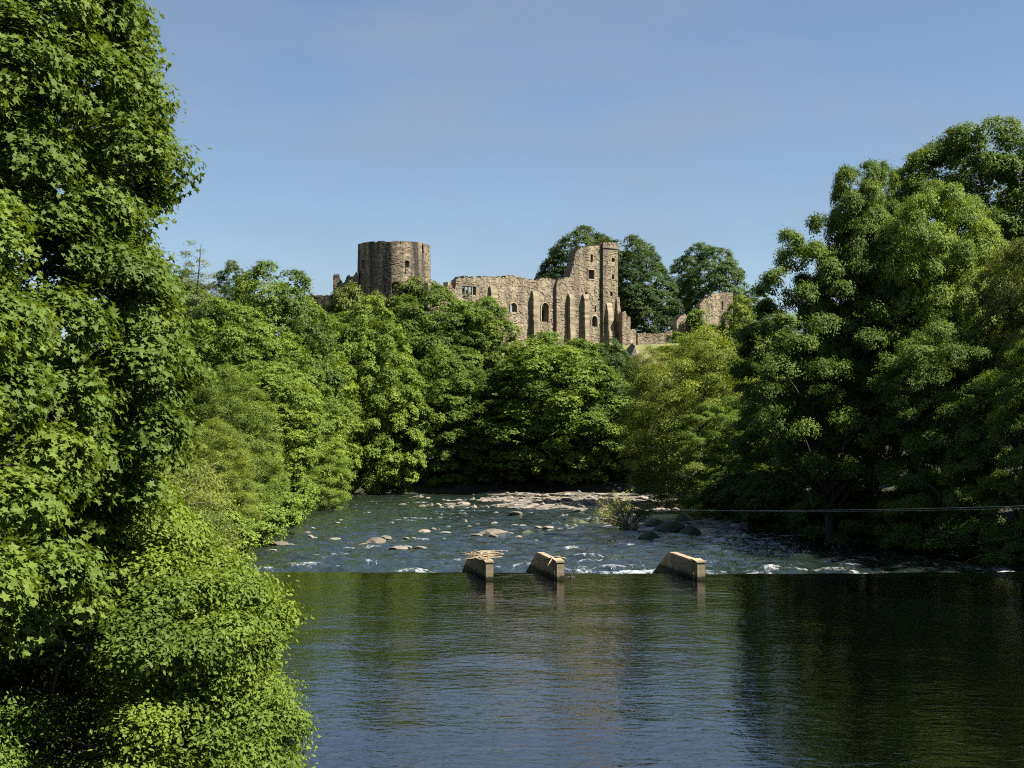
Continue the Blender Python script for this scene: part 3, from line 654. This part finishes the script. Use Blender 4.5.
    def hood(s, parent, px0, py0, px1, py1, t=.16, name='window'):
        """arched moulding round an opening"""
        a, b = s.uv(px0, py1), s.uv(px1, py0); w = (b[0] - a[0]) / 2; uc = (a[0] + b[0]) / 2; vt = b[1] - w * 1.2; B = []
        pts = [(uc - w, a[1]), (uc - w, vt)] + [(uc - w * math.cos(q), vt + 1.2 * w * math.sin(q)) for q in np.linspace(0, math.pi, 9)[1:-1]] + [(uc + w, vt), (uc + w, a[1])]
        for (ua, va), (ub, vb) in zip(pts[:-1], pts[1:]):
            def outw(u_, v_): dx, dy = u_ - uc, max(v_ - vt, 0); L = math.hypot(dx, dy) or 1; return u_ + dx / L * t, v_ + dy / L * t
            (ua2, va2), (ub2, vb2) = outw(ua, va), outw(ub, vb)
            q = [(ua, va), (ub, vb), (ub2, vb2), (ua2, va2)]
            B.append([s.P(x, y, .12) for x, y in q] + [s.P(x, y, -.07) for x, y in q])
        me = boxes_mesh(name, B); at_ = me.attributes.new('tint', 'FLOAT', 'FACE'); at_.data.foreach_set('value', np.full(len(me.polygons), .75, np.float32))
        return link(name, me, M_DRESS, parent)

ROT = math.radians(32)
# hall wall
hall = thing('ruined_hall', 'long ruined hall wall with mullioned and lancet windows between the two towers', 'ruin')
W = Wall(556, 243, ROT, 19.5, 428, 574, 36, 11)
W.top([(428, 283), (440, 286), (447, 287), (448.5, 280.5), (451, 280), (452.5, 287), (455, 288), (456.5, 278), (461, 275.5), (467, 274), (476, 275.5), (482, 276.5), (492, 276), (504, 277.5), (514, 276), (522, 276), (530, 277.5), (541, 277), (551, 278), (556, 280), (558, 283), (574, 283)])
W.hole(W.rect(462, 287, 476.8, 294.5)); W.recess(W.rect(459.5, 285, 479, 287), .1)
W.hole(W.arch(510.5, 303, 517, 311.5)); W.hole(W.arch(541.5, 303, 549, 321))
W.recess(W.arch(540.5, 302, 550.5, 322), .25)
for k in range(26):                                              # putlog holes
    u_, v_ = W.rng.integers(2, W.n - 2), W.rng.integers(10, W.m - 6)
    if W.mask[v_, u_]: W.dep[v_, u_] = .5
wallh = W.build(hall)
a, b = W.uv(462, 294.5), W.uv(476.8, 287)
W.frame(hall, a[0] + .02, a[1] + .05, b[0] - .02, b[1], .2, .2, .55, 3)
W.hood(hall, 510.5, 303, 517, 311.5); W.hood(hall, 541.5, 303, 549, 321)
def butt(W, par, px0, px1, py_top, steps, mat=None):
    u0, v = W.uv(px0, py_top); u1 = W.uv(px1, py_top)[0]
    W.prism(par, u0, u1, [(0, v - st[0], st[1], st[2]) if i == 0 else (v - steps[i - 1][0], v - st[0], st[1], st[2]) for i, st in enumerate(steps)], mat)
butt(W, hall, 489.5, 496, 285.5, [(1.2, .6, .55), (0, .5, .2)], M_STONE)
butt(W, hall, 531.5, 537.3, 290.5, [(5, .85, .8), (.9, .7, .65), (0, .6, .2)], M_STONE)
# square tower
tower = thing('square_tower', 'tall ruined square tower with small windows at the right end of the hall', 'tower')
T = Wall(601, W.y0 + W.u(601) * W.s, ROT, 19.5, 556, 616.5, 43.5, 12, thick=2.2, fwd=.5)
T.top([(557, 284), (559, 279), (566, 277), (570, 276), (571, 272), (572.5, 268), (574, 262), (575.5, 252), (578, 249.5), (583, 246.5), (592, 246), (601, 245.5), (601.6, 243), (606, 242.5), (617.5, 242.8), (618, 243)], .25)
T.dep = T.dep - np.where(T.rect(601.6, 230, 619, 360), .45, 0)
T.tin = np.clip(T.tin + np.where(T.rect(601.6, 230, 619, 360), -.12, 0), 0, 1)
for q, d in ((T.rect(590.6, 254.5, 592.8, 262), .9), (T.rect(588.2, 270, 594.4, 278.8), 1.0), (T.rect(594.3, 305.5, 596, 312), .8), (T.arch(591.8, 316, 597.4, 326.5), 1.1),
             (T.rect(610.8, 258, 613.2, 262.2), .4), (T.rect(610.8, 275, 613, 278.8), .4), (T.rect(608.8, 291.5, 611, 296.2), .4), (T.rect(585.2, 292, 587.6, 295), .4), (T.rect(598, 299, 599.4, 301), .4), (T.rect(599.5, 280, 601.4, 300), .35)): T.recess(q, d)
for k in range(16):
    u_, v_ = T.rng.integers(2, T.n - 2), T.rng.integers(8, T.m - 6)
    if T.mask[v_, u_]: T.dep[v_, u_] = .4
T.build(tower)
a, b = T.uv(588.2, 278.8), T.uv(594.4, 270); T.frame(tower, a[0], a[1], b[0], b[1], .13, -.05, .3)
T.hood(tower, 591.8, 316, 597.4, 326.5, .13)
butt(T, tower, 568, 573, 294, [(6, .85, .8), (.7, .7, .65), (0, .6, .2)], M_STONE)
butt(T, tower, 582.4, 587.2, 294, [(6, .9, .85), (.8, .75, .7), (0, .6, .25)], M_STONE)
butt(T, tower, 605, 610, 303, [(5, 1.4, 1.3), (1.8, 1.1, 1.0), (0, .95, .5)], M_STONE)
butt(T, tower, 614.8, 617.6, 297, [(6, 1.8, 1.5), (3, 1.3, 1.1), (0, .95, .5)], M_STONE)
c0 = T.uv(601.6, 247); c1 = T.uv(617.6, 247)
T.frame(tower, c0[0], c0[1] - .05, c1[0], c0[1] + .02, .1, -.58, -.2, 0, name='string_course')
# round tower
rt = thing('round_tower', 'round ruined stone tower, dark on its left side, above the trees', 'tower')
RC, RY, RR = (394 - 512) / F_PX * 266, 266., 36 / F_PX * 266
cell = .18; nu = int(2 * math.pi * RR / cell); cellu = 2 * math.pi * RR / nu; rz0 = 22.; zt = 43.05; nv = int((zt - rz0) / cell)
rngr = np.random.default_rng(14); dep, tin = blocks(rngr, nv, nu, .07)
th = (np.arange(nu) + .5) / nu * 2 * math.pi - math.pi                 # 0 = facing the camera
TH, VV = np.meshgrid(th, (np.arange(nv) + .5) * cell)
topj = np.repeat(rngr.uniform(-.35, .05, nu // 4 + 2), 4)[:nu] - np.where(np.abs(th - .25) < .03, .5, 0)
mask = VV < (zt - rz0 + topj)[None]
def rrect(px0, py0, px1, py1):
    s0, s1 = math.asin(np.clip((px0 - 394) / 36, -1, 1)), math.asin(np.clip((px1 - 394) / 36, -1, 1)); Yf = RY - RR * math.cos((s0 + s1) / 2)
    v0, v1 = (CAM_H + (Y_HOR - y) / F_PX * Yf - rz0 for y in (py1, py0)); return (TH > s0) & (TH < s1) & (VV > v0) & (VV < v1), (s0, s1, v0, v1)
for r_, d_ in (((407.4, 261, 411.8, 267), .9), ((364.6, 260, 366.8, 268.5), .6), ((407.6, 267, 408.6, 274.5), .3), ((423, 244, 424.8, 253), .35), ((374, 256.5, 375.4, 258), .3), ((366.4, 253, 367.6, 254.8), .3)):
    m_, _ = rrect(*r_); dep = np.where(m_, d_, dep)
m_, (s0, s1, v0, v1) = rrect(394.2, 281.6, 403.6, 291); sc_ = (s0 + s1) / 2; w_ = (s1 - s0) / 2 * RR
m_ = (np.abs(TH - sc_) * RR < w_) & (VV > v0 - 1.5) & ((VV < v1 - w_) | (np.hypot((TH - sc_) * RR, VV - v1 + w_) < w_)); dep = np.where(m_, 1.2, dep)
def rmap(u, v, d):
    t = u / (RR) * (nu * cellu / (2 * math.pi * RR)) - math.pi; r = RR + .02 * (nv * cell - v) - d + .05 * np.sin(t * 9)
    return np.stack([RC + r * np.sin(t), RY - r * np.cos(t), rz0 + v], -1)
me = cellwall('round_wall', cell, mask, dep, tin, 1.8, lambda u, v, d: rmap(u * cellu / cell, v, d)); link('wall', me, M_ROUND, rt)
# lesser ruins
def ruin(label, px, Y, rot, z0, pl, pr, zt, prof, seed, holes=(), recs=(), mat=None, thick=1.2, jag=.4, name='ruined_wall'):
    t = Wall(px, Y, rot, z0, pl, pr, zt, seed, thick=thick); t.top(prof, jag)
    for h in recs: t.recess(t.rect(*h), .5)
    me = cellwall('stone_wall', t.cell, t.mask, t.dep, t.tin, t.thick, t.P); return tag(link(name, me, mat or M_STONE), label, 'ruin', 'lesser ruined walls of the castle')
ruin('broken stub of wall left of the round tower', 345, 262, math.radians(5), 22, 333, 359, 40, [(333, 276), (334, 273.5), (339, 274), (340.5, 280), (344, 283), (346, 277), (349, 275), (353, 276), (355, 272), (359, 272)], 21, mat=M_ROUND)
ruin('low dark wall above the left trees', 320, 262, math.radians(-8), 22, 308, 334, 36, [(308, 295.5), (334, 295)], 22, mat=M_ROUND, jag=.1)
ruin('tall lit slab of ruined wall on the right with a slit', 704, 262, math.radians(30), 22, 700, 733.5, 36.5, [(700, 304), (703, 301), (708, 297), (713, 292.5), (723, 292), (733, 292.5)], 23, recs=[(721.5, 301, 723, 310)], jag=.15)
ruin('lower lit piece of ruined wall left of the tall slab', 690, 263, math.radians(38), 22, 677, 701, 34, [(677, 321), (680, 317), (684, 314.5), (690, 315), (694, 311), (698, 306), (701, 306)], 24)
ruin('finger of broken masonry right of the square tower', 626, 247, math.radians(30), 19.5, 622.6, 630.3, 31, [(622.6, 312), (625.5, 311), (627.5, 316), (630.3, 317)], 25, jag=.2)
ruin('short stub of wall beside the finger of masonry', 633, 248, math.radians(30), 19.5, 630.6, 636.5, 29, [(630.6, 331), (633, 328.5), (636.5, 330)], 26, jag=.2)
ruin('low wall on the hilltop right of the square tower', 656, 252, math.radians(20), 20, 638, 672, 29, [(638, 334), (645, 332.5), (660, 333), (672, 331)], 27, jag=.2)

# ------------------------------------------------------------------ rocks
def rock_mesh(name, seed, mat, flat=.5, sub=3):
    bm = bmesh.new(); bmesh.ops.create_icosphere(bm, subdivisions=sub, radius=1)
    co = np.array([v.co for v in bm.verts]); r = np.random.default_rng(seed)
    for k in range(9):                                            # chop flat facets
        n = unit(r.normal(size=3)); h = r.uniform(.55, .85); s = co @ n; co = co - np.where(s > h, s - h, 0)[:, None] * n
    co = co * (1 + .12 * wnoise(co, .8, seed) + .05 * wnoise(co, .3, seed + 1))[:, None]; co[:, 2] *= flat
    for v, c in zip(bm.verts, co): v.co = c
    me = bpy.data.meshes.new(name); bm.to_mesh(me); bm.free(); me.materials.append(mat); return me
ROCKS = [rock_mesh('rock', 60 + k, M_ROCK, .45 + .1 * k, 2) for k in range(5)]
MOSSY = [rock_mesh('mossy_rock', 70 + k, M_MOSS, .5 + .1 * k, 3) for k in range(3)]
rng = np.random.default_rng(88)
def rock(me, X, Y, sx, sy, sz, label, group=None, sink=.35, name='river_rock'):
    z = max(gz(X, Y), float(water_level(np.array(Y))) - .05)
    o = link(name, me); o.location = (X, Y, z + sz * (.5 - sink)); o.scale = (sx, sy, sz); o.rotation_euler = (0, 0, rng.uniform(-.5, .5)); return tag(o, label, 'rock', group)
def wy(py): return 0.
def on_river(px, py):
    Y = 120.
    for _ in range(12): Y = (CAM_H - float(water_level(np.array(Y)))) * F_PX / (py - Y_HOR)
    return (px - 512) / F_PX * Y, Y
NAMED = [(376, 543, 1.1, .5, 0, 'largest rock of the pale cluster in the rapids left of the piers'), (366, 546, .8, .35, 0, 'low rock at the left end of the pale cluster in the rapids'), (385, 539, .7, .35, 0, 'small rock at the right end of the pale cluster in the rapids'),
 (334, 540, .8, .25, 0, 'flat pale rock alone in the rapids left of the cluster'), (279, 545, 1.0, .35, 0, 'pale rock close to the left bank bushes'), (292, 546, .8, .3, 0, 'second pale rock close to the left bank bushes'),
 (398, 549, 1.0, .3, 0, 'flat tan rock ahead of the cluster in the rapids'), (407, 548, .6, .3, 0, 'small tan rock touching the flat tan rock'), (422, 549, .8, .35, 0, 'pale rock nearest the left pier'), (424, 532, .8, .3, 0, 'low pale rock mid river above the left pier'),
 (445, 533, .7, .2, 0, 'thin flat rock mid river'), (477, 537, .8, .45, 0, 'rounded tan rock behind the left pier'), (493, 534, 1.6, .5, 0, 'long tan slab behind the left pier'), (522, 527, .6, .3, 0, 'small rock mid river behind the middle pier'),
 (527, 533, .9, .3, 1, 'dark low rock behind the middle pier'), (577, 524, 1.6, .6, 1, 'long dark rock mid river left of the island bush'), (595, 522, 1.0, .5, 1, 'dark rock next to the island bush'), (517, 515, 1.1, .6, 0, 'pinkish boulder in front of the gravel bar'),
 (649, 539, 1.3, .7, 1, 'dark rock standing in the rapids right of the island bush'), (670, 531, 2.4, 1.0, 1, 'large dark mossy boulder right of the island bush'), (690, 534, 1.6, .8, 1, 'dark mossy boulder at the right end of the island'), (655, 526, 1.4, .7, 1, 'dark boulder behind the island bush'),
 (684, 522, 1.5, .7, 1, 'dark boulder against the right bank'), (707, 497, 2.0, .8, 0, 'pale boulder at the right end of the gravel bar'), (548, 528, .7, .25, 0, 'thin pale rock mid river'), (612, 541, .6, .2, 1, 'small dark rock in the rapids below the island')]
for px, py, s, h, k, label in NAMED:
    X, Y = on_river(px, py); rock((MOSSY if k else ROCKS)[int(rng.integers(3))], X, Y, s * .8, s * .6, h * 1.5, label)
n = 0
while n < 290:
    X, Y = rng.uniform(-14, 27), rng.uniform(150, 205); b_ = float(bar(np.array([X]), np.array([Y]))[0])
    if b_ < .04 or river_dist(np.array([X]), np.array([Y]))[0] > 0: continue
    s = rng.uniform(.18, .42) * (1.8 if rng.uniform() < .1 else 1)
    rock(ROCKS[int(rng.integers(5))], X, Y, s * 1.3, s, s * .9, 'pale cobble lying on the gravel bar at the far side of the river', 'cobbles on the gravel bar', name='cobble'); n += 1
n = 0
while n < 25:
    X, Y = rng.uniform(9, 25), rng.uniform(122, 141)
    if float(bar(np.array([X]), np.array([Y]))[0]) < .2: continue
    s = rng.uniform(.2, .6); rock((MOSSY if rng.uniform() < .6 else ROCKS)[int(rng.integers(3))], X, Y, s * 1.2, s, s * .7, 'stone lying on the dark island by the right bank', 'stones on the island'); n += 1
n = 0
while n < 70:
    X, Y = rng.uniform(-18, 14), rng.uniform(90, 150); s = rng.uniform(.12, .36)
    if rng.uniform() < .75: Y = rng.uniform(112, 152)
    rock(ROCKS[int(rng.integers(5))], X, Y, s * 1.2, s * .8, s * .9, 'small pale stone breaking the surface of the rapids', 'stones in the rapids'); n += 1
n = 0
while n < 14:
    k = int(rng.integers(14, 24)); t = rng.uniform(); a, b = RIVER[k], RIVER[k + 1]; X, Y = a + t * (b - a)
    if X > 40: continue
    s = rng.uniform(.3, .7); rock(MOSSY[int(rng.integers(3))], X, Y, s * 1.3, s, s * .7, 'stone at the waterline of the right bank', 'stones along the right bank'); n += 1
oc = at(632, 366, 236); o = rock(ROCKS[4], oc.x, 236, 2.0, 2.0, 3.0, 'pale rock outcrop on the slope below the finger of masonry', name='rock_outcrop'); o.location.z = oc.z + 1.2

# ------------------------------------------------------------------ weir piers, driftwood
struct(link('weir', boxes_mesh('weir', [[(-22, 79.2, -2), (40, 79.2, -2), (40, 82.5, -2), (-22, 82.5, -2), (-22, 79.2, -.12), (40, 79.2, -.12), (40, 82.2, -1.1), (-22, 82.2, -1.1)]]), M_PIER))
def pier(label, xf, yf, xr, yr, w, top=1.0, slot=.5):
    """wedge pier: upright nose towards the pool, level top, long slope down to the rapids"""
    t = thing('weir_pier', label, 'pier', (xf, yf, 0), 'stone piers along the weir')
    ax = Vector((xr - xf, yr - yf, 0)); L = ax.length; ax.normalize(); sd = Vector((ax.y, -ax.x, 0))
    def P(l, s, z): q = ax * l + sd * s; return (q.x, q.y, z)
    h = w / 2; lt = L * .56
    prof = [(0, -1.6), (0, top - .02), (.05, top), (lt, top + .05), (lt + .12, top + .02), (L, -.55), (L, -1.6)]
    bm = bmesh.new(); ra = [bm.verts.new(P(l, -h, z)) for l, z in prof]; rb = [bm.verts.new(P(l, h, z)) for l, z in prof]
    bm.faces.new(ra); bm.faces.new(rb[::-1])
    for i in range(len(prof)): j = (i + 1) % len(prof); bm.faces.new((ra[i], rb[i], rb[j], ra[j]))
    bmesh.ops.bevel(bm, geom=[e for e in bm.edges], offset=.035, segments=2, affect='EDGES')
    me = bpy.data.meshes.new('pier_body'); bm.to_mesh(me); bm.free()
    a = me.attributes.new('tint', 'FLOAT', 'FACE'); a.data.foreach_set('value', np.full(len(me.polygons), .55, np.float32))
    link('body', me, M_PIER, t)
    B = []                                                        # upright nose post in front, a slot's width ahead of the body
    nose = [P(-.75, -h * .9, -1.6), P(-.75, h * .9, -1.6), P(-.22, h, -1.6), P(-.22, -h, -1.6)]; B.append(nose + [(x, y, top - .08) for x, y, _ in nose])
    pm = boxes_mesh('nose_post', B); a = pm.attributes.new('tint', 'FLOAT', 'FACE'); a.data.foreach_set('value', np.full(len(pm.polygons), .9, np.float32)); link('post', pm, M_PIER, t)
    pl = [P(-.78, -h * 1.08, top - .07), P(-.78, h * 1.08, top - .07), P(.3, h * 1.08, top - .07 + .08), P(.3, -h * 1.08, top - .07 + .08)]
    cm = boxes_mesh('cap', [pl + [(x, y, z + .07) for x, y, z in pl]]); a = cm.attributes.new('tint', 'FLOAT', 'FACE'); a.data.foreach_set('value', np.full(len(cm.polygons), 1., np.float32)); link('capstone', cm, M_PIER, t)  # palest tint: sunlight on the pier top put into the cap's colour
    return t
pier('left pier of the weir with a mat of driftwood on top', -1.33, 75.6, -2.85, 83.6, .44)
pier('middle pier of the weir with a thin plank caught on it', 2.45, 75.7, .95, 83.6, .44)
pier('right pier of the weir, the largest and cleanest wedge', 9.95, 75.6, 8.55, 83.9, .48)
rng = np.random.default_rng(99); tl = []
for k in range(70):
    c = np.array((-1.65 + rng.normal() * .28, 76.8 + rng.normal() * .8, 1.10 + rng.uniform(0, .2))); a = rng.normal() * .5; L = rng.uniform(.25, .9); d = np.array((math.cos(a), math.sin(a), rng.normal() * .05)); u = np.linspace(-1, 1, 5)[:, None]
    tl.append((c + d * L * u + rng.normal(size=(5, 3)) * .03, rng.uniform(.015, .05) * (1.1 - .5 * np.abs(u[:, 0]))))
tag(link('driftwood', tubes_mesh('driftwood', tl, 6), M_DRIFT), 'pale mat of driftwood sticks lying on the left pier', 'driftwood')
tag(link('driftwood', tubes_mesh('driftwood', [(np.array([(1.7, 76.3, .95), (2.4, 76.1, 1.13), (2.9, 75.9, 1.08)]), [.05, .06, .03]), (np.array([(1.9, 75.4, .72), (2.2, 76.0, 1.1), (2.6, 76.6, 1.14)]), [.03, .04, .02])], 6), M_DRIFT), 'thin plank of driftwood caught on top of the middle pier', 'driftwood')
b0 = np.array((3.15, 76.6, -.05)); tl = [(b0 + np.array([(0, 0, 0), (.1, 0, .15), (.2, .1, .38), (.32, .1, .62)]), [.05, .045, .03, .015]), (b0 + np.array([(.1, 0, .12), (-.05, .1, .3), (-.12, .1, .42)]), [.03, .02, .01]), (b0 + np.array([(.18, .1, .33), (.36, .0, .42), (.46, 0, .6)]), [.025, .02, .01]), (b0 + np.array([(-.35, 0, .03), (0, 0, .05), (.3, 0, .03)]), [.03, .05, .03])]
tag(link('driftwood', tubes_mesh('driftwood', tl, 6), M_DARKWOOD), 'dark forked branch sticking out of the water right of the middle pier', 'driftwood')

# ------------------------------------------------------------------ island bush with bare stems and root
rng = np.random.default_rng(101); X, Y = on_river(629, 529); z0 = gz(X, Y); z0 = max(z0, float(water_level(np.array(Y))))
ib = thing('island_bush', 'yellowish bush with bare fanned stems and a pale root on the island', 'bush', (X, Y, z0))
tl, tips = [], []
for k in range(46):
    a = rng.uniform(-1.25, 1.25) - .25; L = rng.uniform(1.5, 3.3); d = np.array((math.sin(a), rng.normal() * .45, math.cos(a) * .95 + .05)); u = np.linspace(0, 1, 6)[:, None]
    pts = np.array((rng.normal() * .2, rng.normal() * .2, .1)) + d * L * u + np.cumsum(rng.normal(size=(6, 3)) * .05, 0) * u; tl.append((pts, 0.05 * (1 - .8 * u[:, 0]))); tips += [pts[3], pts[4], pts[5]]
sm = tubes_mesh('stems', tl, 5); sm.materials.append(M_TWIG); link('stem', sm, None, ib)
tips = np.array(tips); p, nn, ti = clump_leaves(rng, tips, np.tile((0, 0, 1.), (len(tips), 1)), np.full(len(tips), .36), .8, 7, 6, .15)
lm = leaves_mesh('leaves', p, nn, np.full(len(p), .17), ti, SLIM, rng); lm.materials.append(M_LEAF); link('foliage', lm, None, ib).color = (.15, .17, .045, 1)
rm = rock_mesh('root', 103, M_DRIFT, .8, 2); ro = link('root', rm, None, ib); ro.scale = (.65, .5, .6); ro.location = (.25, -.3, .15)

# ivy on the ruined wall
rng = np.random.default_rng(105); cs = []
for k in range(70): cs.append(at(rng.uniform(689, 704), rng.uniform(312, 346), 261.0 + rng.uniform(-.3, .3)))
cs = np.array(cs); p, nn, ti = clump_leaves(rng, cs, np.tile(unit(np.array([[.4, -1, .3]])), (len(cs), 1)), np.full(len(cs), .7), 1., 12, 10, .2)
im = leaves_mesh('ivy', p, nn, np.full(len(p), .28), ti, DIAMOND, rng); im.materials.append(M_LEAF); o = link('ivy', im); o.color = (*LT, 1); tag(o, 'green ivy climbing between the two pieces of ruined wall on the right', 'ivy')

# ------------------------------------------------------------------ cables over the river
m, N, L, out = new_mat('cable_steel'); p = nd(N, 'BsdfPrincipled', Roughness=.6, Metallic=.2); p.inputs['Base Color'].default_value = (.34, .35, .33, 1); L.new(p.outputs[0], out.inputs[0])
k = np.linspace(0, 1, 60); A = np.array((X + .3, Y - .2, 1.0)); Bc = np.array((40., 62., 5.35))
for dz, r, label in ((0., .018, 'upper thin cable running from the island bush to the right bank'), (-.22, .012, 'lower thin cable running from the island bush to the right bank')):
    pts = A + (Bc - A) * k[:, None]; pts[:, 2] += dz * k - .4 * np.sin(k * math.pi)
    tag(link('cable', tubes_mesh('cable', [(pts, np.full(60, r))], 6), m), label, 'cable', 'cables across the river')
